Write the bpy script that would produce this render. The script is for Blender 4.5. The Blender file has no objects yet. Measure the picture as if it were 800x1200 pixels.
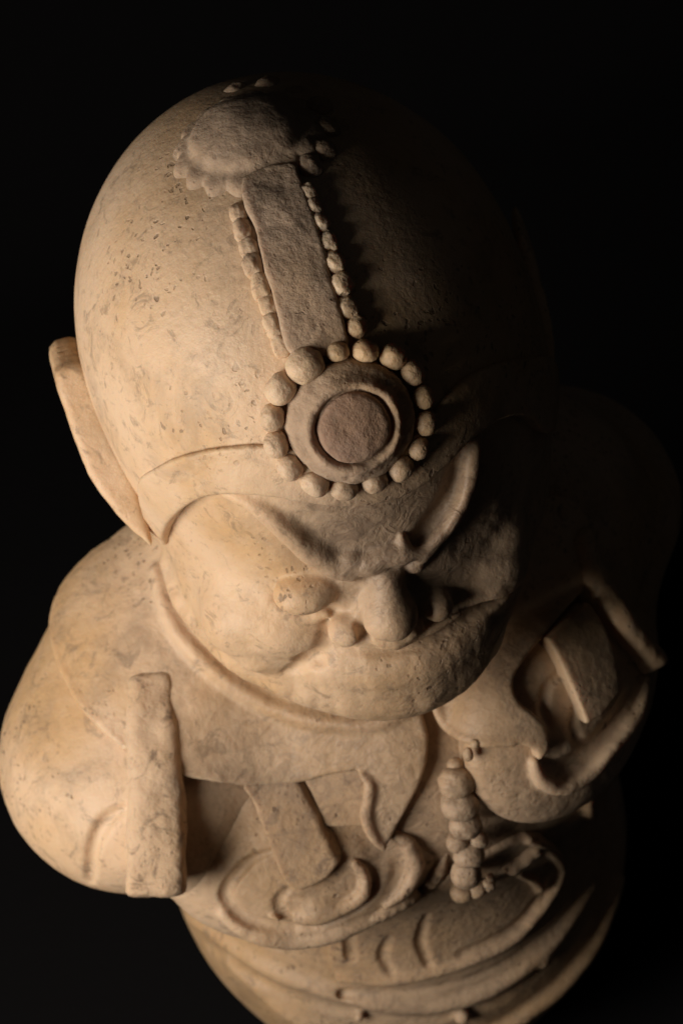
import bpy, bmesh, math, random, time
import numpy as np
from mathutils import Vector, Matrix
T0 = time.time()
# ------------------------------------------------------------------ camera, world, light, exposure
S = 0.16                       # metres per modelling unit (one unit = width of the helmet)
PITCH, YAW, ROLL, DIST = math.radians(45), math.radians(5), math.radians(-15.5), 5.0
FPX = 555.0 * DIST             # focal length in pixels of an 800 x 1200 frame
scene = bpy.context.scene
C = scene.collection
cd = np.array([-math.sin(YAW) * math.cos(PITCH), -math.cos(YAW) * math.cos(PITCH), math.sin(PITCH)])
cr = np.array([math.cos(YAW), -math.sin(YAW), 0.0])
cu = np.cross(cd, cr)
RX = math.cos(ROLL) * cr + math.sin(ROLL) * cu      # camera right / up after the roll
UX = -math.sin(ROLL) * cr + math.cos(ROLL) * cu
CAMP = DIST * cd
CXP, CYP = 368.0, 390.0        # where the helmet centre (the origin) lies in the frame
cam_d = bpy.data.cameras.new('camera')
cam = bpy.data.objects.new('camera', cam_d)
C.objects.link(cam)
M = Matrix(((RX[0], UX[0], cd[0], CAMP[0] * S), (RX[1], UX[1], cd[1], CAMP[1] * S), (RX[2], UX[2], cd[2], CAMP[2] * S), (0, 0, 0, 1)))
cam.matrix_world = M
cam_d.sensor_fit = 'VERTICAL'
cam_d.sensor_height = 36.0
cam_d.lens = 36.0 * FPX / 1200.0
cam_d.shift_x = (400 - CXP) / 1200.0
cam_d.shift_y = -(600 - CYP) / 1200.0
cam_d.clip_start = 0.01
cam_d.clip_end = 50
scene.camera = cam
cam_d.dof.use_dof = True
cam_d.dof.focus_distance = 4.42 * S
cam_d.dof.aperture_fstop = 18
world = bpy.data.worlds.new('World')
scene.world = world
world.use_nodes = True
world.node_tree.nodes['Background'].inputs[0].default_value = (1.0, 0.92, 0.85, 1)
world.node_tree.nodes['Background'].inputs[1].default_value = 0.006
def area_light(name, pos, target, size, energy, color):
    d = bpy.data.lights.new(name, 'AREA'); d.shape = 'SQUARE'; d.size = size * S
    d.energy = energy; d.color = color
    o = bpy.data.objects.new(name, d); C.objects.link(o)
    o.location = Vector(pos) * S
    o.rotation_euler = (Vector(target) - Vector(pos)).to_track_quat('-Z', 'Y').to_euler()
    return o
LD = -0.82 * RX - 0.35 * UX + 0.435 * cd
LT = np.array([0.05, -0.5, 0.15])
area_light('key_light', tuple(LT + 3.2 * LD), tuple(LT + (0, 0, -0.4)), 1.8, 3.2, (1.0, 0.88, 0.745))
scene.view_settings.view_transform = 'Standard'
scene.view_settings.look = 'None'
scene.view_settings.exposure = 0
scene.view_settings.gamma = 1

# ------------------------------------------------------------------ distance field toolbox
F4 = np.float32
def V(*a): return np.array(a, dtype=F4)
def nrm(v): return v / max(np.linalg.norm(v), 1e-9)
def rotm(rx=0, ry=0, rz=0):
    from mathutils import Euler
    return np.array(Euler((math.radians(rx), math.radians(ry), math.radians(rz))).to_matrix(), dtype=F4)
def ell(p, c, r, R=None):
    q = p - V(*c)
    if R is not None: q = q @ R            # into the local frame
    q = q / V(*r)
    k0 = np.sqrt((q * q).sum(1)) + 1e-6
    q = q / V(*r)
    k1 = np.sqrt((q * q).sum(1)) + 1e-6
    return k0 * (k0 - 1) / k1
def smin(a, b, k):
    h = np.maximum(k - np.abs(a - b), 0) / k
    return np.minimum(a, b) - h * h * k * 0.25
def smax(a, b, k): return -smin(-a, -b, k)
def seg(p, a, b, ra, rb):
    pa = p - a; ba = b - a
    h = np.clip((pa @ ba) / max(float(ba @ ba), 1e-12), 0, 1)
    d = pa - h[:, None] * ba
    return np.sqrt((d * d).sum(1)) - (ra + (rb - ra) * h)
def tube(p, pts, r):
    """distance to a chain of tapering rods; r one radius or one per point"""
    n = len(pts)
    if np.isscalar(r): r = [r] * n
    out = None
    for i in range(n - 1):
        d = seg(p, pts[i], pts[i + 1], r[i], r[i + 1])
        out = d if out is None else np.minimum(out, d)
    return out
def near(p, pts, pad):
    lo = pts.min(0) - pad; hi = pts.max(0) + pad
    return ((p > lo) & (p < hi)).all(1)
def op_tube(f, p, pts, r, k, sub=False):
    """blend a tube into (or out of) field f, only where it matters"""
    rr = max(r) if not np.isscalar(r) else r
    m = near(p, pts, rr + k + 0.03)
    if m.any():
        d = tube(p[m], pts, r)
        f[m] = smax(f[m], -d, k) if sub else smin(f[m], d, k)
    return f
def op_ell(f, p, c, r, k, R=None, sub=False):
    c = V(*c); m = near(p, c[None], max(r) + k + 0.03)
    if m.any():
        d = ell(p[m], c, r, R)
        f[m] = smax(f[m], -d, k) if sub else smin(f[m], d, k)
    return f
def poly2(q, poly):
    """signed distance of 2-D points to a closed polygon"""
    a = poly; b = np.roll(poly, -1, 0)
    d = np.full(len(q), 1e9, F4); s = np.ones(len(q), F4)
    for i in range(len(a)):
        e = b[i] - a[i]; w = q - a[i]
        h = np.clip((w @ e) / max(float(e @ e), 1e-12), 0, 1)
        z = w - h[:, None] * e
        d = np.minimum(d, (z * z).sum(1))
        c1 = q[:, 1] >= a[i][1]; c2 = q[:, 1] < b[i][1]
        c3 = e[0] * w[:, 1] > e[1] * w[:, 0]
        fl = (c1 & c2 & c3) | (~c1 & ~c2 & ~c3)
        s = np.where(fl, -s, s)
    return s * np.sqrt(d)
def _hash(i, j, k):
    h = (i.astype(np.int64) * 374761393 + j.astype(np.int64) * 668265263 + k.astype(np.int64) * 2147483647) & 0xffffffff
    h = ((h ^ (h >> 13)) * 1274126177) & 0xffffffff
    return ((h ^ (h >> 16)) & 0xffff).astype(F4) / 32767.5 - 1
def noise(p, sc, seed=0):
    q = p * sc + seed * 17.3
    i = np.floor(q); u = q - i; u = u * u * (3 - 2 * u); i = i.astype(np.int64)
    r = 0
    for dx in (0, 1):
        for dy in (0, 1):
            for dz in (0, 1):
                w = (u[:, 0] if dx else 1 - u[:, 0]) * (u[:, 1] if dy else 1 - u[:, 1]) * (u[:, 2] if dz else 1 - u[:, 2])
                r = r + w * _hash(i[:, 0] + dx, i[:, 1] + dy, i[:, 2] + dz)
    return r
def fbm(p, sc, seed=0, o=3):
    r = 0; a = 1
    for t in range(o): r = r + a * noise(p, sc * 2 ** t, seed + t); a *= 0.5
    return r
def grad(f, p, e=0.004):
    e = F4(e); g = np.empty_like(p)
    for a in range(3):
        d = np.zeros(3, F4); d[a] = e
        g[:, a] = f(p + d) - f(p - d)
    n = np.sqrt((g * g).sum(1))[:, None] + 1e-9
    return g / n
def spline(pts, n=6, closed=False):
    P = np.array(pts, float); m = len(P); out = []
    rng_ = range(m if closed else m - 1)
    for i in rng_:
        g = lambda j: P[j % m] if closed else P[min(max(j, 0), m - 1)]
        p0, p1, p2, p3 = g(i - 1), g(i), g(i + 1), g(i + 2)
        for t in np.arange(n) / n:
            out.append(0.5 * ((2 * p1) + (-p0 + p2) * t + (2 * p0 - 5 * p1 + 4 * p2 - p3) * t * t + (-p0 + 3 * p1 - 3 * p2 + p3) * t ** 3))
    if not closed: out.append(P[-1])
    return np.array(out, F4)
def onto(f, px):
    """where the sight lines through measured points of the photograph meet surface f"""
    px = np.atleast_2d(np.array(px, float))
    d = -cd[None] + (px[:, :1] - CXP) / FPX * RX[None] - (px[:, 1:2] - CYP) / FPX * UX[None]
    d /= np.linalg.norm(d, axis=1)[:, None]
    t = np.full(len(px), 3.2); best = np.full(len(px), 1e9); bt = t.copy()
    for _ in range(160):
        p = (CAMP[None] + d * t[:, None]).astype(F4)
        v = f(p).astype(float)
        b = v < best; best[b] = v[b]; bt[b] = t[b]
        t = np.minimum(t + np.where(best < 0.0006, 0, np.clip(v * 0.7, 0.002, 0.3)), 7.0)
        if (best < 0.0006).all(): break
    return (CAMP[None] + d * bt[:, None]).astype(F4)
def pix(P):
    v = np.asarray(P, float) - CAMP; z = -(v @ cd)
    return np.stack([CXP + FPX * (v @ RX) / z, CYP - FPX * (v @ UX) / z], -1)

def mesh_field(f, lo, hi, h, newton=True):
    """surface nets of field f inside a box: block-sparse evaluation, vertices pulled onto the surface"""
    lo = np.array(lo, float); hi = np.array(hi, float); m = 8
    nb = np.ceil((hi - lo) / (h * m)).astype(int); N = nb * m
    bi = np.stack(np.meshgrid(*[np.arange(n) for n in nb], indexing='ij'), -1).reshape(-1, 3)
    cen = (lo + (bi + 0.5 - 0.5 / m) * m * h).astype(F4)
    fc = f(cen)
    act = np.abs(fc) < m * h * 0.87 * 1.35 + h * 2
    G = np.repeat(np.repeat(np.repeat(np.where(fc > 0, 1.0, -1.0).astype(F4).reshape(nb), m, 0), m, 1), m, 2)
    loc = np.stack(np.meshgrid(*[np.arange(m)] * 3, indexing='ij'), -1).reshape(-1, 3)
    ab = bi[act]
    for s in range(0, len(ab), 120):
        idx = (ab[s:s + 120, None] * m + loc[None]).reshape(-1, 3)
        G[idx[:, 0], idx[:, 1], idx[:, 2]] = f((lo + idx * h).astype(F4))
    for ax in range(3):                    # close the box
        sl = [slice(None)] * 3; sl[ax] = 0; G[tuple(sl)] = np.maximum(G[tuple(sl)], 1e-3)
        sl[ax] = -1; G[tuple(sl)] = np.maximum(G[tuple(sl)], 1e-3)
    I = G < 0
    cnt = np.zeros(N - 1, np.int8)
    for o in loc[(loc < 2).all(1)]:
        cnt += I[o[0]:N[0] - 1 + o[0], o[1]:N[1] - 1 + o[1], o[2]:N[2] - 1 + o[2]]
    cells = np.argwhere((cnt > 0) & (cnt < 8))
    ids = np.full(N - 1, -1, np.int32)
    ids[cells[:, 0], cells[:, 1], cells[:, 2]] = np.arange(len(cells))
    acc = np.zeros((len(cells), 3)); w = np.zeros(len(cells))
    for ax in range(3):
        e = np.zeros(3, int); e[ax] = 1
        o1, o2 = [a for a in range(3) if a != ax]
        for a in (0, 1):
            for b in (0, 1):
                s = np.zeros(3, int); s[o1] = a; s[o2] = b
                A = cells + s; B = A + e
                fa = G[A[:, 0], A[:, 1], A[:, 2]]; fb = G[B[:, 0], B[:, 1], B[:, 2]]
                x = (fa < 0) != (fb < 0)
                t = np.where(x, fa / np.where(x, fa - fb, 1), 0)
                acc += np.where(x[:, None], s + t[:, None] * e, 0); w += x
    verts = (lo + (cells + acc / w[:, None]) * h).astype(F4)
    quads = []
    for ax in range(3):
        o1, o2 = (ax + 1) % 3, (ax + 2) % 3
        sa = [slice(1, N[a] - 1) for a in range(3)]; sb = list(sa)
        sa[ax] = slice(0, N[ax] - 1); sb[ax] = slice(1, N[ax])
        A = I[tuple(sa)]; B = I[tuple(sb)]
        off = np.ones(3, int); off[ax] = 0
        for fl in (0, 1):
            e = np.argwhere(A & ~B if fl else ~A & B) + off
            d1 = np.zeros(3, int); d1[o1] = 1; d2 = np.zeros(3, int); d2[o2] = 1
            q = [ids[tuple((e + o).T)] for o in (-d1 - d2, -d2, 0 * d1, -d1)]
            q = np.stack(q, 1)
            quads.append(q if fl else q[:, ::-1])
    quads = np.concatenate(quads); quads = quads[(quads >= 0).all(1)]
    if newton and len(verts):
        g = grad(f, verts, h * 0.5)
        step = np.clip(f(verts), -h * 0.4, h * 0.4)
        verts = verts - g * step[:, None]
    return verts, quads
def link_mesh(name, verts, faces, mat, parent=None, smooth=True):
    me = bpy.data.meshes.new(name)
    verts = np.asarray(verts, F4) * S
    if isinstance(faces, np.ndarray):
        me.vertices.add(len(verts)); me.vertices.foreach_set('co', verts.ravel())
        k = faces.shape[1]
        me.loops.add(faces.size); me.loops.foreach_set('vertex_index', faces.ravel().astype(np.int32))
        me.polygons.add(len(faces)); me.polygons.foreach_set('loop_start', np.arange(0, faces.size, k, dtype=np.int32))
        me.update(calc_edges=True)
    else:
        me.from_pydata(verts.tolist(), [], faces); me.update()
    me.polygons.foreach_set('use_smooth', np.full(len(me.polygons), smooth))
    me.materials.append(mat)
    o = bpy.data.objects.new(name, me); C.objects.link(o)
    if parent is not None: o.parent = parent
    return o
def vnormals(v, q):
    n = np.cross(v[q[:, 2]] - v[q[:, 0]], v[q[:, 3]] - v[q[:, 1]]) if q.shape[1] == 4 else np.cross(v[q[:, 1]] - v[q[:, 0]], v[q[:, 2]] - v[q[:, 0]])
    N = np.stack([sum(np.bincount(q[:, k], n[:, a], len(v)) for k in range(q.shape[1])) for a in range(3)], 1)
    return (N / (np.linalg.norm(N, axis=1)[:, None] + 1e-12)).astype(F4)
def field_obj(name, f, lo, hi, h, mat, parent, newton=False, disp=None):
    t = time.time()
    v, q = mesh_field(f, lo, hi, h, newton)
    if disp is not None:
        n = vnormals(v, q); v = v + n * disp(v)[:, None]
    o = link_mesh(name, v, q, mat, parent)
    print('  %-16s %7d verts %.1fs' % (name, len(v), time.time() - t))
    return o
#BASE
# ------------------------------------------------------------------ the big carved masses
def helmet_f(p):
    f = ell(p, (-0.014, 0.02, 0.01), (0.477, 0.57, 0.52))
    return smin(f, ell(p, (0.012, 0.0, -0.28), (0.41, 0.50, 0.36)), 0.2)
def face_base(p):
    f = ell(p, (0.008, -0.05, -0.28), (0.407, 0.465, 0.36))
    f = smin(f, ell(p, (-0.06, -0.19, -0.40), (0.385, 0.385, 0.233)), 0.12)
    f = smin(f, ell(p, (-0.02, -0.37, -0.46), (0.25, 0.25, 0.157)), 0.08)
    return smin(f, helmet_f(p) + 0.024, 0.10)
def torso_f(p):
    f = ell(p, (0.0, -0.051, -1.126), (0.612, 0.56, 0.50))
    f = smin(f, ell(p, (-0.141, 0.007, -1.873), (0.61, 0.60, 0.685)), 0.2)
    f = smin(f, ell(p, (-0.655, -0.141, -0.978), (0.35, 0.36, 0.25)), 0.10)
    f = smin(f, ell(p, (0.446, 0.174, -1.006), (0.34, 0.36, 0.216)), 0.10)
    f = smin(f, ell(p, (-0.491, 0.04, -0.885), (0.30, 0.32, 0.26)), 0.15)
    f = smin(f, ell(p, (0.349, 0.04, -0.80), (0.30, 0.32, 0.26)), 0.15)
    f = smin(f, ell(p, (0, 0.1, -0.62), (0.42, 0.42, 0.26)), 0.15)
    f = smax(f, -(face_base(p) - 0.055), 0.03)
    return smax(f, -2.42 - p[:, 2], 0.03)
def lens(px, n, r, inn):
    n = nrm(V(*n)); c = onto(torso_f, [px])[0] - n * F4(inn); e1 = nrm(np.cross(n, V(0, 0, 1))) * F4(-1); e2 = np.cross(n, e1)
    return c, r, np.stack([e1, e2, n], 1).astype(F4)
DL = lens((350, 1000), (-0.18, -0.80, 0.54), (0.312, 0.205, 0.125), 0.0)
DR = lens((652, 838), (0.42, -0.75, 0.45), (0.26, 0.215, 0.10), 0.0)
FILL = (DL[0] - DL[2][:, 0] * F4(0.235) - DL[2][:, 2] * F4(0.03) + V(0, 0, 0.06), (0.09, 0.10, 0.09))
def chest_f(p):
    f = torso_f(p)
    f = op_ell(f, p, DL[0], DL[1], 0.03, DL[2])
    f = op_ell(f, p, *FILL, 0.05)
    return op_ell(f, p, DR[0], DR[1], 0.03, DR[2])

class Chart:
    """flat map of directions seen from a point inside a mass; outlines laid on its skin are measured here"""
    def __init__(self, c, P):
        self.c = V(*c); d = P - self.c; d /= np.linalg.norm(d, axis=1)[:, None]
        self.a = nrm(d.mean(0)); self.e1 = nrm(np.cross(self.a, V(0.1, 0.2, 1))); self.e2 = np.cross(self.a, self.e1)
    def uv(self, p):
        d = p - self.c; r = np.sqrt((d * d).sum(1)) + 1e-6; d = d / r[:, None]
        c = np.clip(d @ self.a, -1, 1); th = np.arccos(c); s = th / np.maximum(np.sin(th), 1e-3)
        return np.stack([(d @ self.e1) * s, (d @ self.e2) * s], 1), r
def outline(base, c, px, n=3, smooth=True, t=0.0):
    P = onto(lambda p: base(p) - F4(t), spline(px, n, True) if smooth else px)
    ch = Chart(c, P); Q, _ = ch.uv(P)
    lo, hi = Q.min(0), Q.max(0)
    def d(p, wob=0.003):
        q, r = ch.uv(p)
        out = np.maximum(np.maximum(lo[0] - q[:, 0], q[:, 0] - hi[0]), np.maximum(lo[1] - q[:, 1], q[:, 1] - hi[1]))
        out = np.maximum(out, 0.0) + 0.03
        m = out < 0.09
        out[m] = poly2(q[m], Q)
        out = out * r
        return out
    return d, P
def plate(base, c, px, t, rnd=0.014, inner=0.05, wob=0.003, smooth=True, n=3):
    d, P = outline(base, c, px, n, smooth, t)
    def f(p):
        b = base(p)
        k = np.abs(b) < 0.11; dd = np.full(len(p), 0.02, F4)
        if k.any(): dd[k] = d(p[k])
        m = smax(b - t, dd, rnd)
        return np.maximum(m, -(b + inner))
    return f, P
def box_of(P, pad): return P.min(0) - pad, P.max(0) + pad

# ------------------------------------------------------------------ stone
def stone_mat(name, base=(0.635, 0.465, 0.305), dirt=0.0, rough=0.52, gran=1.0, mottle=1.0):
    m = bpy.data.materials.new(name); m.use_nodes = True
    nt = m.node_tree; N = nt.nodes; L = nt.links; B = N['Principled BSDF']
    tc = N.new('ShaderNodeTexCoord'); mp = N.new('ShaderNodeMapping'); mp.inputs['Scale'].default_value = (1 / S,) * 3
    L.new(tc.outputs['Object'], mp.inputs[0]); co = mp.outputs[0]
    def noi(sc, det=4, rgh=0.55, dist=0.0):
        n = N.new('ShaderNodeTexNoise'); n.inputs['Scale'].default_value = sc; n.inputs['Detail'].default_value = det
        n.inputs['Roughness'].default_value = rgh; n.inputs['Distortion'].default_value = dist; L.new(co, n.inputs['Vector']); return n.outputs['Fac']
    def ramp(x, a, b, lo=0.0, hi=1.0):
        r = N.new('ShaderNodeMapRange'); r.inputs[1].default_value = a; r.inputs[2].default_value = b
        r.inputs[3].default_value = lo; r.inputs[4].default_value = hi; r.interpolation_type = 'SMOOTHSTEP'; L.new(x, r.inputs[0]); return r.outputs[0]
    def mth(op, a, b):
        n = N.new('ShaderNodeMath'); n.operation = op
        for i, x in enumerate((a, b)):
            if isinstance(x, (int, float)): n.inputs[i].default_value = x
            else: L.new(x, n.inputs[i])
        return n.outputs[0]
    def mix(fac, a, b):
        n = N.new('ShaderNodeMix'); n.data_type = 'RGBA'
        if isinstance(fac, (int, float)): n.inputs[0].default_value = fac
        else: L.new(fac, n.inputs[0])
        for i, x in ((6, a), (7, b)):
            if isinstance(x, tuple): n.inputs[i].default_value = (*x, 1)
            else: L.new(x, n.inputs[i])
        return n.outputs[2]
    pale = (base[0] * 1.12, base[1] * 1.13, base[2] * 1.2); warm = (base[0] * 0.97, base[1] * 0.88, base[2] * 0.74)
    col = mix(ramp(noi(2.2, 3), 0.35, 0.65), pale, warm)
    fine = noi(26, 4, 0.6)
    col = mix(mth('MULTIPLY', ramp(fine, 0.45, 0.7), 0.22), col, (base[0] * 1.15, base[1] * 1.2, base[2] * 1.35))
    grime = (0.20, 0.145, 0.105)
    patch = noi(5.0, 6, 0.7, 0.6)
    col = mix(mth('MULTIPLY', ramp(patch, 0.48, 0.70), 0.36 * mottle), col, grime)
    col = mix(mth('MULTIPLY', ramp(noi(17.0, 6, 0.75, 1.2), 0.53, 0.66), 0.50 * mottle), col, grime)
    wisps = noi(20, 4, 0.6, 2.2)
    if dirt: col = mix(mth('MULTIPLY', ramp(patch, 0.2, 0.75, 0.55, 1.0), dirt), col, (0.245, 0.178, 0.128))
    # the front of the head and chest lies under a brown film of old dust
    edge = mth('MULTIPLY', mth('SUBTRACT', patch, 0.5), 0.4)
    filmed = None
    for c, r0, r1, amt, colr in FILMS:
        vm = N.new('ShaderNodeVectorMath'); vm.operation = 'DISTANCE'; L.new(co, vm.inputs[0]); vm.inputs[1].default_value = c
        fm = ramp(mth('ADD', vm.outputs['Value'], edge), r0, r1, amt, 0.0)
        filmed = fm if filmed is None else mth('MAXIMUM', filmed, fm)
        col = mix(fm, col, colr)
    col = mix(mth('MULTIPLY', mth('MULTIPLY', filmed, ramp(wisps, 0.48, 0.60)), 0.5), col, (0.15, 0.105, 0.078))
    # pits and specks in clusters
    wa = N.new('ShaderNodeVectorMath'); wa.operation = 'ADD'; nv = N.new('ShaderNodeTexNoise'); nv.inputs['Scale'].default_value = 24
    nv.inputs['Detail'].default_value = 3
    L.new(co, nv.inputs['Vector']); sc = N.new('ShaderNodeVectorMath'); sc.operation = 'SCALE'; sc.inputs['Scale'].default_value = 0.045
    L.new(nv.outputs['Color'], sc.inputs[0]); L.new(co, wa.inputs[0]); L.new(sc.outputs[0], wa.inputs[1])
    def spots(scale, rad_, msk, keep):
        vo = N.new('ShaderNodeTexVoronoi'); vo.inputs['Scale'].default_value = scale; L.new(wa.outputs[0], vo.inputs['Vector'])
        sp = N.new('ShaderNodeSeparateColor'); L.new(vo.outputs['Color'], sp.inputs[0])
        k = mth('MULTIPLY', ramp(vo.outputs['Distance'], rad_ * 0.6, rad_, 1.0, 0.0), msk)
        return mth('MULTIPLY', k, ramp(sp.outputs[0], keep, keep + 0.1))
    clus = noi(3.3, 4, 0.6)
    m1 = ramp(clus, 0.47, 0.60)
    stain = mth('MULTIPLY', ramp(noi(42, 5, 0.78, 0.4), 0.60, 0.68), ramp(clus, 0.46, 0.60))
    dents = mth('MAXIMUM', spots(31, 0.25, m1, 0.70), mth('MULTIPLY', spots(66, 0.34, ramp(clus, 0.46, 0.60), 0.60), 0.75))
    pits = mth('MAXIMUM', dents, mth('MULTIPLY', stain, 0.85))
    col = mix(mth('MULTIPLY', pits, 0.66), col, (0.12, 0.082, 0.06))
    L.new(col, B.inputs['Base Color'])
    B.inputs['Roughness'].default_value = rough
    B.inputs['Specular IOR Level'].default_value = 0.42
    B.inputs['Subsurface Weight'].default_value = 0.2
    B.inputs['Subsurface Radius'].default_value = (1.0, 0.45, 0.2)
    B.inputs['Subsurface Scale'].default_value = 0.05 * S
    h = mth('MULTIPLY', noi(60, 4, 0.65), 0.10 * gran)
    h = mth('ADD', h, mth('MULTIPLY', patch, 0.12))
    h = mth('ADD', h, mth('MULTIPLY', mth('MULTIPLY', filmed, wisps), 0.22))
    h = mth('SUBTRACT', h, mth('MULTIPLY', dents, 0.10))
    bp = N.new('ShaderNodeBump'); bp.inputs['Strength'].default_value = 0.8; bp.inputs['Distance'].default_value = 0.03 * S
    L.new(h, bp.inputs['Height']); L.new(bp.outputs[0], B.inputs['Normal'])
    return m
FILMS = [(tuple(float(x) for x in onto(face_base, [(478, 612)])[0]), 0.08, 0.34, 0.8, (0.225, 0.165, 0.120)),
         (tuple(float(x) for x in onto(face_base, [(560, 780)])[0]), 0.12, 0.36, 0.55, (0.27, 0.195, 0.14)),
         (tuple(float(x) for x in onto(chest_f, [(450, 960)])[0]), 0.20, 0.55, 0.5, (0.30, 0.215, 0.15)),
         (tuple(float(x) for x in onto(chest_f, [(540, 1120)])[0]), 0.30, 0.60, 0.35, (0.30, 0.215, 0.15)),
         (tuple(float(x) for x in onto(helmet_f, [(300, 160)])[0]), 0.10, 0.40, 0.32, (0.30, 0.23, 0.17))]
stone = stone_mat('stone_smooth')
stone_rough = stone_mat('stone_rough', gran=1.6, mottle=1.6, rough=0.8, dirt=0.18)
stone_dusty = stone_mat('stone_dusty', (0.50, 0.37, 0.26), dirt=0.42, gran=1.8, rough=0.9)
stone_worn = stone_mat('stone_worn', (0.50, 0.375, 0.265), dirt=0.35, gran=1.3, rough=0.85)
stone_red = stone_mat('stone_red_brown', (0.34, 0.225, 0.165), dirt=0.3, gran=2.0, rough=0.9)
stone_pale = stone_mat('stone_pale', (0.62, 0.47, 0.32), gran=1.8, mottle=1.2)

BASEZ = -2.42
root = bpy.data.objects.new('guardian_statue', None); C.objects.link(root)
root.location = (0, 0, BASEZ * S)
root['label'] = 'warm tan carved marble guardian figure in a domed beaded helmet and armour, scowling downward'
root['category'] = 'statue'
_link = link_mesh
def link_mesh(name, verts, faces, mat, parent=None, smooth=True):
    o = _link(name, verts, faces, mat, parent, smooth)
    if parent is root: o.location = (0, 0, -BASEZ * S)
    return o
def lab(o, t): o['label'] = t; return o

# ------------------------------------------------------------------ helmet
HC = (0, 0, -0.15)
low = [(650, 508), (625, 490), (600, 489), (575, 500), (545, 525), (510, 560), (470, 585), (420, 596), (360, 592), (300, 582), (240, 585), (205, 605), (190, 628), (191, 648)]
opening, _ = outline(helmet_f, HC, low + [(185, 700), (230, 800), (350, 880), (500, 890), (610, 800), (680, 640)], 3)
def helmet_open(p):
    f = helmet_f(p); k = np.abs(f) < 0.12
    if k.any(): f[k] = smax(f[k], 0.006 - opening(p[k]), 0.01)
    return f
helmet = field_obj('helmet', helmet_open, (-.6, -.65, -.72), (.6, .68, .65), .007, stone, root, True, lambda v: 0.0035 * noise(v, 3.5, 1) + 0.0012 * noise(v, 11, 2))
up = [(158, 567), (178, 550), (210, 535), (250, 526), (310, 522), (360, 528), (420, 530), (480, 515), (512, 480), (540, 448), (580, 427), (625, 418), (655, 425)]
fb, P = plate(helmet_f, HC, up + low + [(180, 645), (166, 605)], 0.016, 0.012, 0.04, 0.002)
field_obj('brow_band', fb, *box_of(P, 0.06), .005, stone, helmet, False, lambda v: 0.0022 * noise(v, 9, 2) + 0.001 * fbm(v, 30, 5, 2))

def frame_at(f, px, side=(1, 0)):
    P = onto(f, [px])[0]; n = grad(f, P[None], 0.01)[0]
    Q = onto(f, [(px[0] + side[0] * 8, px[1] + side[1] * 8)])[0]
    t = Q - P; t = nrm(t - n * (t @ n)); return P, t, np.cross(n, t), n
ICO = {}
def ico(sub):
    if sub not in ICO:
        bm = bmesh.new(); bmesh.ops.create_icosphere(bm, subdivisions=sub, radius=1)
        ICO[sub] = (np.array([v.co[:] for v in bm.verts], F4), np.array([[v.index for v in f.verts] for f in bm.faces], np.int32)); bm.free()
    return ICO[sub]
_seed = [0]
def blob(name, c, t1, t2, n, r, mat, parent, sub=4, amp=0.10, chip=0.12):
    r = np.array(r) * float((CAMP - c) @ cd) / DIST
    v, fc = ico(sub); _seed[0] += 1; sd = _seed[0] * 3.7
    k = 1 + amp * fbm(v, 1.3, sd, 2) + 0.25 * amp * fbm(v, 6, sd, 2)
    ch = noise(v, 1.1, sd + 50)
    k = k - chip * np.maximum(ch - 0.35, 0)
    w = v * k[:, None]
    w = np.sign(w) * np.abs(w) ** 0.92
    X = c + (w[:, :1] * r[0]) * t1 + (w[:, 1:2] * r[1]) * t2 + (w[:, 2:] * r[2]) * n
    return link_mesh(name, X, fc, mat, parent)
U = 1 / 555.0
# crown rosette
rp, rt, rb, rn = frame_at(helmet_f, (288, 160))
def rosette_f(p):
    q = p - rp; x = q @ rt; y = q @ rb
    r = np.sqrt(x * x + y * y); a = np.arctan2(y, x)
    b = helmet_f(p)
    scal = 0.140 + 0.018 * np.abs(np.sin(a * 8 + 0.4))
    f = smax(b - 0.018, r - scal, 0.02)
    f = smin(f, smax(b - 0.052 + 1.5 * r * r, r - 0.112, 0.016), 0.012)
    f = np.maximum(f, -(b + 0.05))
    return np.maximum(f, -(q @ rn) - 0.15)
ros = lab(field_obj('crown_rosette', rosette_f, rp - 0.23, rp + 0.23, .0042, stone_worn, helmet, False, lambda v: 0.0035 * noise(v, 9, 7) + 0.0022 * fbm(v, 22, 6, 2)), 'round scalloped boss on top of the helmet')
for px, r in (((374, 128), 17), ((382, 152), 17), ((378, 178), 18), ((362, 196), 16), ((276, 104), 15), ((314, 98), 17), ((345, 107), 14)):
    c, a, b, n = frame_at(helmet_f, px)
    flat = 0.5
    blob('petal', c + n * (0.002 if px[1] > 110 else -0.008), a, b, n, (r * U, r * U * 0.95, r * U * flat + 0.006), stone_dusty, ros, 4, 0.16, 0.3)
# crest strap
fs, P = plate(helmet_f, HC, [(282, 205), (340, 188), (352, 205), (372, 262), (386, 310), (398, 360), (410, 408), (380, 420), (340, 415), (330, 385), (318, 345), (305, 300), (296, 262)], 0.024, 0.010, 0.04, 0.004)
strap = lab(field_obj('crest_strap', fs, *box_of(P, 0.05), .0034, stone_dusty, helmet, False, lambda v: 0.0012 * fbm(v, 40, 3, 3) + 0.0040 * fbm(v, 13, 6, 2)), 'rough raised strap running from the crown to the forehead medallion')
lb = [(281, 251, 8.5, 11), (284, 271, 9, 11), (292, 292, 9, 10), (297, 312, 9.5, 12), (306, 337, 9.5, 12), (315, 357, 9, 10), (322, 382, 10, 12), (331, 405, 10, 11)]
rbd = [(361, 229, 8, 9), (368, 246, 8, 9), (376, 265, 8, 9), (384, 286, 8.5, 9.5), (391, 310, 9, 10), (400, 335, 10.5, 10.5), (407, 361, 9, 11), (417, 383, 9.5, 10)]
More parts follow.
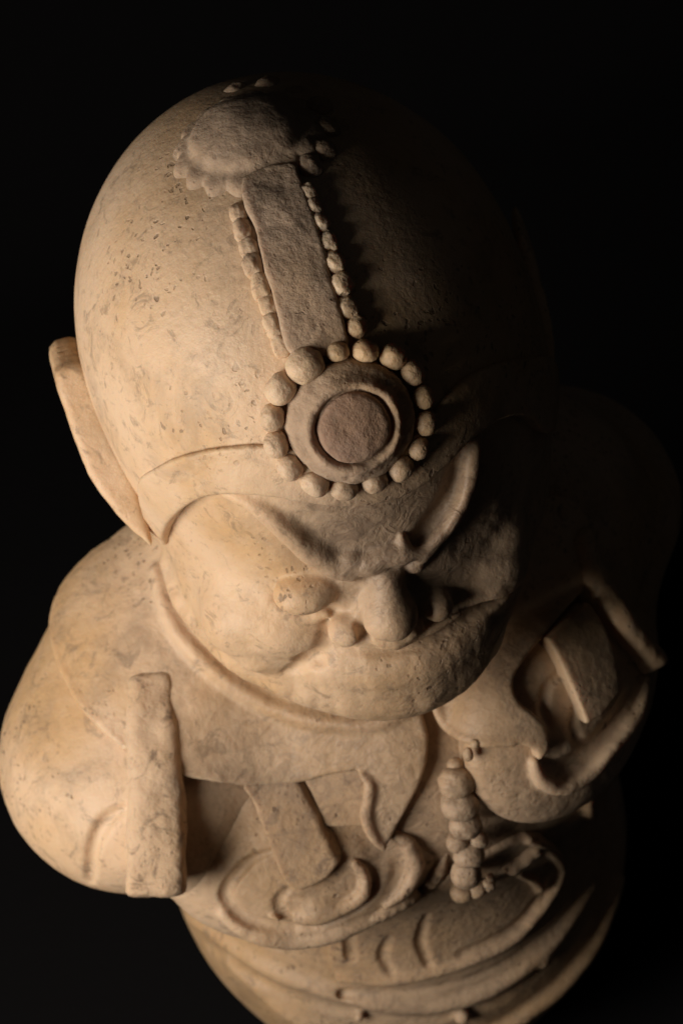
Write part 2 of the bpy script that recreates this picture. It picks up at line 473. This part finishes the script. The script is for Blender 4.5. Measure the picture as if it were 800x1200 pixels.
for x, y, r1, r2 in lb + rbd:
    c, a, b, n = frame_at(helmet_f, (x, y), (0.96, -0.28))
    blob('bead', c + n * (0.010 if x > 350 else 0.003), a, b, n, (r1 * U * 1.3, r2 * U * 1.5, r1 * U * 1.15), stone_pale if x > 350 else stone_rough, strap, 4, 0.16, 0.25)
# forehead medallion
mp_, mt_, mb_, mn_ = frame_at(helmet_f, (411, 494))
mc = mp_ - mn_ * 0.004
def med_f(p):
    q = p - mc; x = q @ mt_; y = q @ mb_; z = q @ mn_
    r = np.sqrt(x * x + y * y)
    prof = 0.043 + 0.007 * np.exp(-((r - 0.086) / 0.012) ** 2) - 0.022 * np.clip((r - 0.090) / 0.03, 0, 1)
    prof = prof - 0.010 * np.exp(-((r - 0.0710) / 0.004) ** 2)
    f = smax(z - prof, r - 0.122, 0.012)
    return np.maximum(f * 0.8, -z - 0.03)
med = lab(field_obj('medallion', med_f, mc - 0.16, mc + 0.16, .0034, stone_dusty, helmet, False, lambda v: 0.0035 * noise(v, 12, 5) + 0.0022 * fbm(v, 40, 2, 3)), 'round forehead medallion ringed with beads')
def boss_f(p):
    q = p - mc; x = q @ mt_; y = q @ mb_; z = q @ mn_
    r = np.sqrt(x * x + y * y)
    f = smax(z - 0.058 + 1.9 * r * r, r - 0.0690, 0.012)
    return np.maximum(f * 0.9, -z - 0.02)
boss = lab(field_obj('boss', boss_f, mc - 0.1, mc + 0.1, .003, stone_red, med, False, lambda v: 0.0025 * noise(v, 14, 9) + 0.0014 * fbm(v, 36, 8, 3)), 'reddish brown pitted centre disc')
mbeads = [(358, 427, 21), (331, 453, 18), (322, 486, 15), (326, 516, 15), (341, 542, 15), (370, 560, 15), (402, 566, 14), (436, 558, 13.5), (465, 543, 14.5),
          (485, 521, 12.5), (493, 492, 13.5), (490, 463, 13.5), (478, 436, 14.5), (456, 418, 15), (425, 411, 14), (394, 412, 12)]
for x, y, r in mbeads:
    c, a, b, n = frame_at(helmet_f, (x, y))
    ctr = c + n * 0.020
    e = nrm(ctr - mc - mn_ * ((ctr - mc) @ mn_)); e2 = np.cross(mn_, e)
    blob('bead', ctr, e, e2, mn_, (r * U * 0.98, r * U * 1.12, r * U * 1.05), stone_pale, med, 4, 0.07, 0.10)
# ear flaps: thick plates standing off the sides of the helmet
def prism(name, pts, off, mat, parent, h=0.005, rnd=0.02):
    """rounded slab: outline pts (3-D), pushed along off"""
    P = np.array(pts, F4); c = P.mean(0); a = nrm(V(*off)); e1 = nrm(P[1] - P[0] - a * ((P[1] - P[0]) @ a)); e2 = np.cross(a, e1)
    Q = np.stack([(P - c) @ e1, (P - c) @ e2], 1); L_ = float(np.linalg.norm(off)); zz = (P - c) @ a
    # plane through the outline, slanting as the points do
    A = np.c_[Q, np.ones(len(Q))]; pl = np.linalg.lstsq(A, zz, rcond=None)[0]
    def f(p):
        q = p - c; u = np.stack([q @ e1, q @ e2], 1).astype(F4); z = q @ a - (u[:, 0] * pl[0] + u[:, 1] * pl[1] + pl[2])
        return smax(poly2(u, Q), np.maximum(-z, z - L_), rnd)
    allp = np.concatenate([P, P + V(*off)])
    return field_obj(name, f, *box_of(allp, 0.04), h, mat, parent, False, lambda v: 0.003 * noise(v, 12, 4) + 0.0015 * fbm(v, 30, 4, 2))
def sight(px, d):
    """point on a sight line at distance d (units) in front of the camera plane"""
    px = np.atleast_2d(np.array(px, float))
    v = -cd[None] + (px[:, :1] - CXP) / FPX * RX[None] - (px[:, 1:2] - CYP) / FPX * UX[None]
    return (CAMP + v * d).astype(F4)
fl = sight([(66, 440), (94, 428), (108, 448), (134, 515), (160, 568), (180, 641), (166, 634), (148, 618), (106, 560), (78, 490)], 4.93)
lab(prism('ear_flap', spline(fl, 3, True), (0.00, 0.15, -0.05), stone, helmet), 'ear guard standing out from the side of the helmet')
fr = sight([(612, 275), (634, 330), (648, 400), (652, 480), (642, 510), (630, 470), (624, 380), (606, 300)], 5.02)
prism('ear_flap', spline(fr, 3, True), (0.03, 0.15, -0.05), stone, helmet)

# ------------------------------------------------------------------ face
FB = lambda p: face_base(p)
def on(px, out=0.0, f=face_base):
    return onto((lambda p: f(p) - F4(out)) if out else f, px)
def curve(px, out=0.0, f=face_base, n=5):
    return on(spline(px, n), out, f)
def rad(r, n): return list(np.interp(np.linspace(0, 1, n), np.linspace(0, 1, len(r)), r))
def mir(P):
    P = np.asarray(P, F4); one = P.ndim == 1; P = np.atleast_2d(P); d0 = face_base(P)
    Q = (P * V(-1, 1, 1) + V(-0.02, 0, 0)).astype(F4)
    for _ in range(4): Q = Q - grad(face_base, Q, 0.01) * (face_base(Q) - d0)[:, None]
    return Q[0] if one else Q
ops = []
def T(px, r, k, out=0.0, sub=False, f=face_base, n=5, pts=None, lst=None):
    P = curve(px, out, f, n) if pts is None else pts
    (ops if lst is None else lst).append(('t', P, rad(r, len(P)), k, sub)); return P
def E(c, r, k, R=None, sub=False, lst=None): (ops if lst is None else lst).append(('e', c, r, k, R, sub))
def run(f, lst, p):
    lo = p.min(0); hi = p.max(0)
    for o in lst:
        if o[0] == 't': pad = max(o[2]) + o[3] + 0.03; a = o[1].min(0) - pad; b = o[1].max(0) + pad
        else: pad = max(o[2]) + o[3] + 0.03; a = V(*o[1]) - pad; b = V(*o[1]) + pad
        if (a > hi).any() or (b < lo).any(): continue
        f = op_tube(f, p, *o[1:]) if o[0] == 't' else op_ell(f, p, *o[1:])
    return f
# nose frame
ntip = on((459, 729), 0.046)[0]; nroot = on((452, 674), 0.008)[0]
fwd = grad(face_base, on((455, 700))[:1], 0.01)[0]
# eye sockets hollowed first
eL = on((360, 688), 0.0)[0]
E(on((352, 682), 0.055)[0], (0.095, 0.05, 0.045), 0.04, rotm(0, 18, 0), True)
E(on((585, 622), 0.055)[0], (0.09, 0.05, 0.05), 0.04, None, True)
# frown furrow hollow between cheek and nose
ident = lambda P: P
T([(386, 716), (380, 745), (366, 772)], [0.006, 0.014, 0.014], 0.03, 0.004, True)
E(on((312, 712), -0.055)[0], (0.135, 0.10, 0.095), 0.06)
E(on((344, 734), -0.022)[0], (0.070, 0.055, 0.055), 0.04)
E(on((364, 776), 0.008)[0], (0.030, 0.026, 0.020), 0.02, None, True)
T([(272, 768), (300, 784), (340, 786), (366, 777)], [0.004, 0.009, 0.014, 0.012], 0.014, 0.004, True)
E(on((560, 664), -0.045)[0], (0.105, 0.085, 0.075), 0.04)
E(on((316, 766), -0.012)[0], (0.055, 0.035, 0.030), 0.03)
# near eye: ball, lids, bag below
E(on((360, 690), -0.004)[0], (0.070, 0.056, 0.042), 0.007)
T([(314, 690), (330, 705), (356, 713), (384, 709)], [0.004, 0.008, 0.010, 0.006], 0.012, 0.008, True)
T([(316, 704), (346, 723), (382, 720)], [0.006, 0.012, 0.008], 0.02, 0.002)
T([(310, 684), (334, 670), (362, 665), (394, 677)], [0.003, 0.006, 0.007, 0.007], 0.012, 0.026, True)
T([(300, 676), (316, 684), (330, 690)], [0.003, 0.006, 0.004], 0.008, 0.006, True)
# far eye, almost lost in shadow
E(on((580, 618), -0.04)[0], (0.066, 0.056, 0.044), 0.03)
# nose
E(ntip - fwd * 0.02, (0.055, 0.055, 0.042), 0.03)
T(None, [0.032, 0.034, 0.038], 0.03, pts=np.linspace(nroot - fwd * 0.01, ntip - fwd * 0.012, 5).astype(F4))
E(on((406, 737), 0.010)[0], (0.038, 0.040, 0.032), 0.010)
E(on((424, 756), 0.030)[0], (0.018, 0.016, 0.012), 0.008, None, True)
E(on((511, 708), 0.008)[0], (0.036, 0.040, 0.032), 0.014)
T([(437, 744), (462, 748), (488, 734)], [0.018, 0.026, 0.018], 0.012, 0.016)
T([(436, 702), (424, 722)], [0.014, 0.016], 0.02, 0.006)
T([(424, 716), (423, 734), (430, 754)], [0.004, 0.010, 0.010], 0.014, 0.026, True)
T([(495, 700), (498, 716), (494, 734)], [0.004, 0.010, 0.010], 0.014, 0.026, True)
# brows
T([(266, 578), (300, 592), (332, 615), (362, 642), (392, 661), (416, 672)], [0.008, 0.018, 0.026, 0.031, 0.030, 0.018], 0.018, 0.003)
T([(405, 666), (430, 660), (449, 653), (470, 648), (495, 642)], [0.014, 0.022, 0.020, 0.022, 0.014], 0.016, 0.010)
T([(414, 687), (426, 680), (442, 674), (462, 668), (484, 662)], [0.004, 0.009, 0.006, 0.008, 0.007], 0.010, 0.018, True)
T([(553, 518), (547, 560), (528, 605), (494, 650)], [0.016, 0.022, 0.023, 0.014], 0.012, 0.010)
T([(566, 540), (560, 580), (545, 615), (512, 655)], [0.006, 0.016, 0.016, 0.010], 0.02, 0.012, True)
T([(534, 540), (528, 575), (508, 610), (480, 642)], [0.010, 0.020, 0.020, 0.008], 0.02, 0.004, True)
# knots of wrinkled skin over the nose root
for q, r in (((409, 654), 0.022), ((430, 662), 0.022), ((469, 646), 0.019), ((449, 668), 0.016), ((486, 660), 0.018)):
    E(on(q, 0.002)[0], (r, r, r * 0.9), 0.014)
T([(470, 628), (472, 642), (468, 656)], [0.004, 0.010, 0.010], 0.012, 0.006)
# folded lips and the jutting jaw
T([(392, 780), (440, 782), (500, 768), (548, 742)], [0.03, 0.045, 0.045, 0.03], 0.05, -0.028)
T([(364, 774), (384, 763), (410, 760), (440, 763), (472, 760), (508, 748), (545, 728), (575, 706), (602, 682)], [0.006, 0.010, 0.010, 0.010, 0.010, 0.012, 0.014, 0.014, 0.010], 0.014, 0.008, True)
T([(396, 752), (410, 751), (430, 753), (470, 750), (505, 738), (538, 720)], [0.006, 0.010, 0.012, 0.012, 0.010, 0.006], 0.012, 0.010)
T([(392, 757), (420, 757), (446, 758)], [0.002, 0.004, 0.003], 0.006, 0.022, True)
T([(268, 764), (310, 784), (360, 797), (415, 804), (470, 803), (522, 786), (562, 752)], [0.015, 0.035, 0.055, 0.068, 0.068, 0.055, 0.028], 0.05, -0.045)
E(on((362, 778), 0.012)[0], (0.034, 0.028, 0.019), 0.012, None, True)
T([(362, 778), (386, 765), (412, 761)], [0.014, 0.012, 0.006], 0.012, 0.012, True)
# the jaw line under the near cheek
T([(195, 660), (212, 705), (248, 750), (290, 784)], [0.01, 0.018, 0.018, 0.01], 0.03, -0.006)
def face_f(p):
    f = face_base(p)
    f = run(f, ops, p)
    return f
fo = field_obj('face', face_f, (-.5, -.85, -.85), (.5, .12, .22), .0038, stone, root, False, lambda v: 0.003 * noise(v, 7, 3) + 0.0018 * noise(v, 15, 5) + 0.0012 * fbm(v, 36, 6, 2))
lab(fo, 'scowling face with bulging eyes, broad nose and jutting chin')

# ------------------------------------------------------------------ body, arms and armour
BC = (0, 0.12, -1.15)
bops = []
A_ = lambda px, f=torso_f, out=0.0: curve(px, out, f)
# crescent cut under the near arm
bops.append(('t', A_([(147, 947), (124, 963), (109, 993), (105, 1034)], out=0.0), [0.010, 0.013], 0.010, True))
bops[-1] = ('t', bops[-1][1], rad([0.008, 0.018, 0.016, 0.010], len(bops[-1][1])), 0.010, True)
# draped folds and carved border lines low on the belly
def G(px, r, k, out, sub, f=torso_f): P = curve(px, out, f); bops.append(('t', P, rad(r, len(P)), k, sub)); return P
def body_full(p):
    f = torso_f(p)
    return run(op_ell(f, p, *FILL, 0.05), bops, p)
G([(225, 1075), (300, 1128), (380, 1160), (470, 1180), (560, 1165), (640, 1110), (690, 1040)], [0.010, 0.02, 0.02, 0.02, 0.02, 0.012], 0.03, 0.0, False)
G([(240, 1110), (310, 1158), (400, 1190), (500, 1200), (590, 1175)], [0.006, 0.012, 0.012, 0.008], 0.03, 0.008, True)
G([(270, 1130), (330, 1180), (400, 1215), (480, 1230)], [0.006, 0.02, 0.02, 0.01], 0.04, 0.0, False)
G([(400, 1165), (490, 1163), (580, 1136), (652, 1082), (690, 1028)], [0.010, 0.010, 0.010, 0.006], 0.012, 0.006, True)
G([(722, 1030), (711, 1062), (689, 1111), (652, 1156), (602, 1194), (560, 1215)], [0.02, 0.026, 0.028, 0.028, 0.024], 0.015, 0.004, False)
G([(700, 1045), (676, 1095), (640, 1138), (590, 1172)], [0.006, 0.016, 0.016, 0.010], 0.015, 0.010, True)
G([(688, 932), (690, 962)], [0.016, 0.018], 0.012, 0.004, False)
for q, r in (((634, 1126), 0.020), ((541, 1192), 0.022), ((640, 1118), 0.012), ((420, 1192), 0.016)):
    bops.append(('e', on(q, 0.006, torso_f)[0], (r, r, r), 0.012, None, False))
body = field_obj('body', body_full, (-1.15, -.85, -2.5), (1.1, .75, -.35), .0085, stone, root, True, lambda v: 0.006 * noise(v, 3.2, 11) + 0.002 * noise(v, 9, 12) + 0.001 * noise(v, 30, 13))

def panel(name, base, c, px, t, h=.0045, rnd=0.014, lst=(), mat=None, parent=None, inner=0.05, wob=0.003, smooth=True, pad=0.06, carve=None, rough=0.0):
    f0, P = plate(base, c, px, t, rnd, inner, wob, smooth)
    def f(p):
        f = run(f0(p), lst, p)
        if carve is not None: f = smax(f, -carve(p), 0.01)
        return f
    return field_obj(name, f, *box_of(P, pad), h, mat or stone, parent or root, False, lambda v: 0.0025 * noise(v, 10, 3) + (0.001 + rough) * fbm(v, 24, 3, 3))

# breast discs: swelling rounds cut with spiral scrolls
def disc_ops(): return []
dl = []
def D(px, r, k, out, sub, lst, f=chest_f): P = curve(px, out, f); lst.append(('t', P, rad(r, len(P)), k, sub))
D([(262, 1072), (282, 1086), (310, 1096), (348, 1101), (402, 1090), (458, 1068)], [0.008, 0.02, 0.024, 0.024, 0.022, 0.010], 0.02, 0.004, False, dl)
D([(318, 998), (292, 1010), (268, 1038), (266, 1058), (290, 1078), (335, 1088), (382, 1081), (420, 1064), (440, 1040), (432, 1018), (418, 1008)], [0.006, 0.015, 0.018, 0.018, 0.018, 0.016, 0.013, 0.006], 0.006, 0.006, True, dl)
D([(416, 1012), (429, 1030), (421, 1052), (392, 1068), (350, 1077), (318, 1074)], [0.010, 0.018, 0.018, 0.014, 0.006], 0.006, 0.008, False, dl)
D([(336, 1044), (326, 1058), (334, 1074), (356, 1080)], [0.006, 0.012, 0.012, 0.004], 0.010, 0.006, True, dl)
dl.append(('e', on((372, 1056), -0.022, chest_f)[0], (0.055, 0.05, 0.035), 0.02, None, False))
dlo = [(222, 975), (232, 955), (255, 938), (300, 918), (380, 900), (450, 905), (500, 900), (530, 935), (530, 1000), (500, 1042), (455, 1070), (400, 1096), (345, 1106), (300, 1098), (266, 1082), (246, 1055), (224, 1040)]
D([(462, 980), (478, 990), (486, 1014), (476, 1040), (452, 1062)], [0.008, 0.020, 0.022, 0.018, 0.008], 0.008, 0.012, False, dl)
D([(452, 992), (464, 1005), (466, 1025), (456, 1045)], [0.006, 0.016, 0.018, 0.008], 0.014, 0.012, True, dl)
D([(400, 978), (430, 982), (448, 1010), (444, 1040)], [0.010, 0.022, 0.022, 0.008], 0.03, 0.018, True, dl)
def disc(lst, dome, out):
    def f(p):
        b = chest_f(p) - 0.004; k = np.abs(b) < 0.2
        e = np.full(len(p), 0.05, F4); e[k] = ell(p[k], dome[0], tuple(x + out for x in dome[1]), dome[2])
        return np.maximum(run(smax(b, e, 0.015), lst, p), -(b + 0.09))
    return field_obj('breast_disc', f, dome[0] - 0.34, dome[0] + 0.34, .0038, stone, root, False, lambda v: 0.002 * noise(v, 10, 3) + 0.0014 * fbm(v, 24, 3, 3))
discL = lab(disc(dl, DL, 0.022), 'carved breast roundel with spiral scroll')
dr = []
D([(756, 796), (746, 838), (715, 876), (690, 906), (660, 922), (634, 914), (626, 894)], [0.010, 0.018, 0.020, 0.020, 0.018, 0.010], 0.012, 0.012, False, dr)
D([(738, 812), (722, 845), (690, 880), (662, 900), (642, 896)], [0.008, 0.020, 0.022, 0.020, 0.008], 0.02, 0.010, True, dr)
D([(655, 788), (641, 806), (637, 832), (644, 852)], [0.006, 0.012, 0.012, 0.006], 0.010, 0.006, True, dr)
D([(676, 830), (671, 852), (681, 872), (702, 868), (720, 846)], [0.006, 0.013, 0.014, 0.012, 0.006], 0.010, 0.006, True, dr)
dro = [(600, 800), (640, 730), (690, 690), (730, 730), (762, 785), (762, 820), (740, 858), (702, 905), (664, 943), (621, 963), (583, 958), (562, 933), (560, 880), (580, 840)]
discR = lab(disc(dr, DR, 0.022), 'shadowed breast roundel')
# straps hanging onto the discs
panel('hanging_strap', chest_f, BC, [(281, 925), (345, 915), (372, 960), (397, 1012), (384, 1030), (352, 1046), (336, 1040), (312, 985)], 0.034, .0036, 0.010, (), stone_rough, discL, 0.03, 0.002, False, rough=0.0012)
panel('under_flap', chest_f, BC, [(352, 908), (424, 900), (446, 966), (428, 970), (380, 971)], 0.018, .004, 0.010, (), stone_rough, discL, 0.03, 0.002, False)
panel('hanging_strap', chest_f, BC, [(641, 748), (668, 800), (688, 850), (706, 840), (728, 812), (722, 770), (690, 705), (665, 725)], 0.040, .004, 0.010, (), stone, discR, 0.03, 0.002, False)
# collar: two broad leaves lapping over the chest
cl = []
P_ = curve([(488, 828), (440, 848), (380, 846), (316, 827), (260, 793), (216, 752), (194, 712), (182, 668)], 0.036, chest_f)
cl.append(('t', P_, rad([0.008, 0.014, 0.016, 0.016, 0.014, 0.010], len(P_)), 0.02, False))
P_ = curve([(424, 908), (433, 922), (429, 955), (436, 978), (449, 994)], 0.036, chest_f)
cl.append(('t', P_, rad([0.008, 0.014, 0.014, 0.012, 0.006], len(P_)), 0.010, False))
P_ = curve([(66, 700), (62, 740), (76, 788), (106, 836), (146, 876)], 0.024, chest_f)
cl.append(('t', P_, rad([0.006, 0.010, 0.010, 0.006], len(P_)), 0.012, False))
faceclear = lambda p: 0.022 - face_base(p)
def neck_carve(p): return face_base(p) - 0.042
colL = [(488, 826), (470, 800), (420, 780), (330, 760), (260, 720), (215, 670), (195, 620), (170, 600), (140, 620), (100, 650), (66, 690), (60, 740), (74, 790), (106, 838), (150, 882), (185, 905), (222, 915), (285, 924), (345, 920), (395, 908), (424, 906), (433, 922), (428, 955), (434, 980), (449, 997), (462, 978), (490, 925), (502, 880), (497, 845)]
lab(panel('collar_leaf', chest_f, BC, colL, 0.034, .0046, 0.012, cl, stone, root, 0.05, 0.002, carve=neck_carve, rough=0.0006), 'lit collar leaf with a pointed tail')
cr_ = []
P_ = curve([(506, 812), (514, 838), (530, 858), (560, 871), (600, 873)], 0.028, chest_f)
cr_.append(('t', P_, rad([0.008, 0.012, 0.010, 0.005], len(P_)), 0.012, False))
colR = [(506, 810), (515, 840), (531, 860), (560, 872), (600, 873), (626, 880), (632, 893), (645, 878), (641, 852), (628, 838), (610, 824), (603, 806), (608, 786), (638, 746), (668, 712), (690, 685), (700, 640), (680, 590), (640, 580), (600, 640), (580, 700), (545, 770)]
lab(panel('collar_leaf', chest_f, BC, colR, 0.034, .005, 0.012, cr_, stone, root, 0.05, 0.002, carve=neck_carve), 'shadowed collar leaf')
# shoulder straps: thick slabs over the armpits
def slab(name, path, width, thick, nn, mat, lst=(), h=.0045):
    P = path; n = grad(chest_f, P, 0.02)
    nn = nrm(n.mean(0)) if nn is None else nrm(V(*nn)); W = rad(width, len(P)); TH = rad(thick, len(P))
    P = P.astype(float); ax = nrm(P[-1] - P[0]); nv = nrm(nn - ax * (nn @ ax)); w = np.cross(ax, nv)
    sp = (P - P[0]) @ ax; yy = (P - P[0]) @ w; zz = (P - P[0]) @ nv; L_ = sp[-1]
    uu = np.linspace(0, L_, 40); ker = np.ones(9) / 9
    sm = lambda v: np.convolve(np.pad(np.interp(uu, sp, v), 4, 'edge'), ker, 'valid')
    yy, zz, W, TH = sm(yy), sm(zz), sm(W), sm(TH)
    def f(p):
        q = p - P[0]; x = q @ ax
        y = np.abs(q @ w - np.interp(x, uu, yy)) - np.interp(x, uu, W) / 2; z = np.abs(q @ nv - np.interp(x, uu, zz)) - np.interp(x, uu, TH) / 2
        return run(smax(smax(y, z, 0.035), np.abs(x - L_ / 2) - L_ / 2, 0.02).astype(F4), lst, p)
    return field_obj(name, f, *box_of(P, max(width) * 0.8), h, mat, root, False, lambda v: 0.006 * noise(v, 9, 9) + 0.005 * fbm(v, 17, 5, 3))
pl = np.concatenate([onto(lambda p: chest_f(p) - 0.008, [(176, 788)]), onto(lambda p: chest_f(p) - 0.004, [(182, 870), (184, 935)])])
dz = (CAMP[None] - pl) @ cd; k_ = (dz[2] - dz[1]) / 65.0
pe = np.concatenate([sight([(183, y)], dz[2] + k_ * 0.8 * (y - 935)) for y in (990, 1050)])
path = spline(np.concatenate([pl, pe]), 3)
lab(slab('shoulder_strap', path, [0.100, 0.118, 0.128, 0.130, 0.130], [0.08, 0.10, 0.10, 0.11, 0.11], None, stone_rough), 'worn strap end standing proud of the near armpit')
pr = spline(onto(lambda p: chest_f(p) - 0.02, [(674, 622), (692, 680), (720, 730), (764, 784)]), 4)
lab(slab('shoulder_strap', pr.astype(F4), [0.05, 0.065, 0.065], [0.08, 0.10, 0.10], None, stone), 'shadowed strap over the far shoulder')

# ------------------------------------------------------------------ knotted cord and belt
cord = None
cb = [(533, 898, 9, 9), (534, 917, 20, 16), (538, 943, 21, 16), (545, 967, 18, 13), (535, 988, 12, 9), (560, 985, 11, 9), (549, 1001, 17, 11), (546, 1024, 17, 18), (557, 1042, 11, 8), (571, 1038, 8, 8), (574, 1028, 5, 5), (548, 884, 6, 7), (556, 872, 5, 5), (540, 1046, 12, 9)]
croot = bpy.data.objects.new('tassel_cord', None); C.objects.link(croot); croot.parent = root; croot.location = (0, 0, -BASEZ * S)
for x, y, r1, r2 in cb:
    P0 = onto(chest_f, [(x, y)])[0]; n0 = grad(chest_f, P0[None], 0.02)[0]
    t1 = nrm(RX.astype(F4) - n0 * (RX @ n0)); t2 = np.cross(n0, t1)
    lift = 0.052 if r1 > 12 else 0.038
    q = pix(P0 + n0 * lift)          # keep the bead over its foot point
    P1 = onto(chest_f, [(2 * x - q[0], 2 * y - q[1])])[0]
    blob('bead', P1 + n0 * lift, t1, t2, n0, (r1 * U * 1.10, r2 * U * 1.22, r1 * U), stone_pale, croot, 4, 0.08, 0.2)
def rope(name, px, r, out, mat, twist=26.0, amp=0.14):
    P = curve(px, out, chest_f, 6); L_ = np.r_[0, np.cumsum(np.linalg.norm(np.diff(P, axis=0), axis=1))]; K = 20; vs = []; fs = []
    m = int(L_[-1] / 0.006) + 2; s = np.linspace(0, L_[-1], m)
    X = np.stack([np.interp(s, L_, P[:, a]) for a in range(3)], 1); tn = np.gradient(X, axis=0); tn /= np.linalg.norm(tn, axis=1)[:, None]
    up_ = V(0.2, -0.5, 1); u = np.cross(tn, up_); u /= np.linalg.norm(u, axis=1)[:, None]; w = np.cross(tn, u)
    a = np.arange(K) / K * 2 * np.pi
    A, SS = np.meshgrid(a, s)
    rr = r * np.interp(SS / L_[-1], [0, .12, .88, 1], [0.02, 1, 1, 0.02]) * (1 + amp * np.abs(np.sin(A * 1.0 + SS * twist * math.pi)) - amp * 0.5)
    X3 = X[:, None] + rr[..., None] * (np.cos(A)[..., None] * u[:, None] + np.sin(A)[..., None] * w[:, None])
    idx = np.arange(m * K).reshape(m, K)
    q = np.stack([idx[:-1], np.roll(idx[:-1], -1, 1), np.roll(idx[1:], -1, 1), idx[1:]], -1).reshape(-1, 4)
    return link_mesh(name, X3.reshape(-1, 3), q, mat, root)
rope('twisted_cord', [(590, 1018), (612, 1002), (632, 986)], 0.026, 0.012, stone_rough)
rope('twisted_cord', [(524, 1000), (505, 1030), (474, 1054), (438, 1074), (420, 1080)], 0.020, 0.004, stone_rough, 40)
# belt plaque
bl = []
D([(398, 1146), (454, 1150), (526, 1134), (598, 1102), (643, 1050), (657, 1018), (645, 996), (620, 985)], [0.010, 0.014, 0.016, 0.016, 0.014, 0.010], 0.010, 0.020, False, bl, torso_f)
for px in ([(456, 1100), (448, 1120), (457, 1139)], [(500, 1072), (492, 1104), (502, 1130)]):
    D(px, [0.006, 0.013, 0.010], 0.010, 0.018, True, bl, torso_f)
D([(408, 1097), (410, 1122)], [0.016, 0.016], 0.006, 0.018, True, bl, torso_f)
D([(610, 1026), (628, 1034), (632, 1050), (610, 1080), (560, 1108)], [0.006, 0.012, 0.010, 0.006], 0.010, 0.020, False, bl, torso_f)
D([(640, 1040), (606, 1086), (540, 1120)], [0.006, 0.012, 0.008], 0.014, 0.024, True, bl, torso_f)
lab(panel('belt_plaque', torso_f, BC, [(385, 1085), (440, 1075), (500, 1040), (560, 1010), (620, 980), (650, 995), (660, 1018), (645, 1052), (600, 1106), (528, 1138), (455, 1154), (392, 1150)], 0.018, .0045, 0.016, bl, stone_rough, root), 'oval belt plaque at the waist')

# ------------------------------------------------------------------ black surroundings
def black(name, c):
    m = bpy.data.materials.new(name); m.use_nodes = True; b = m.node_tree.nodes['Principled BSDF']
    b.inputs['Base Color'].default_value = (*c, 1); b.inputs['Roughness'].default_value = 0.95; b.inputs['Specular IOR Level'].default_value = 0.1
    n = m.node_tree.nodes.new('ShaderNodeTexNoise'); n.inputs['Scale'].default_value = 400; bp = m.node_tree.nodes.new('ShaderNodeBump'); bp.inputs['Strength'].default_value = 0.3
    bp.inputs['Distance'].default_value = 0.001; m.node_tree.links.new(n.outputs[0], bp.inputs['Height']); m.node_tree.links.new(bp.outputs[0], b.inputs['Normal'])
    return m
cloth = black('black_cloth', (0.006, 0.006, 0.007))
zt = BASEZ - 0.0
nx, ny = 80, 80
gx, gy = np.meshgrid(np.linspace(-9, 9, nx), np.linspace(-7, 5.5, ny), indexing='ij')
pp = np.stack([gx.ravel(), gy.ravel(), np.zeros(nx * ny)], 1).astype(F4)
hz = 0.03 * np.minimum(noise(pp, 0.9, 3), 0.0) 
z = zt - 0.002 + hz + np.where(gy.ravel() > 3, (gy.ravel() - 3) ** 2 * 1.2, 0)
pp[:, 2] = z
idx = np.arange(nx * ny).reshape(nx, ny)
q = np.stack([idx[:-1, :-1], idx[1:, :-1], idx[1:, 1:], idx[:-1, 1:]], -1).reshape(-1, 4)
o = _link('backdrop', pp, q, cloth); o['kind'] = 'structure'
print('script', time.time() - T0)
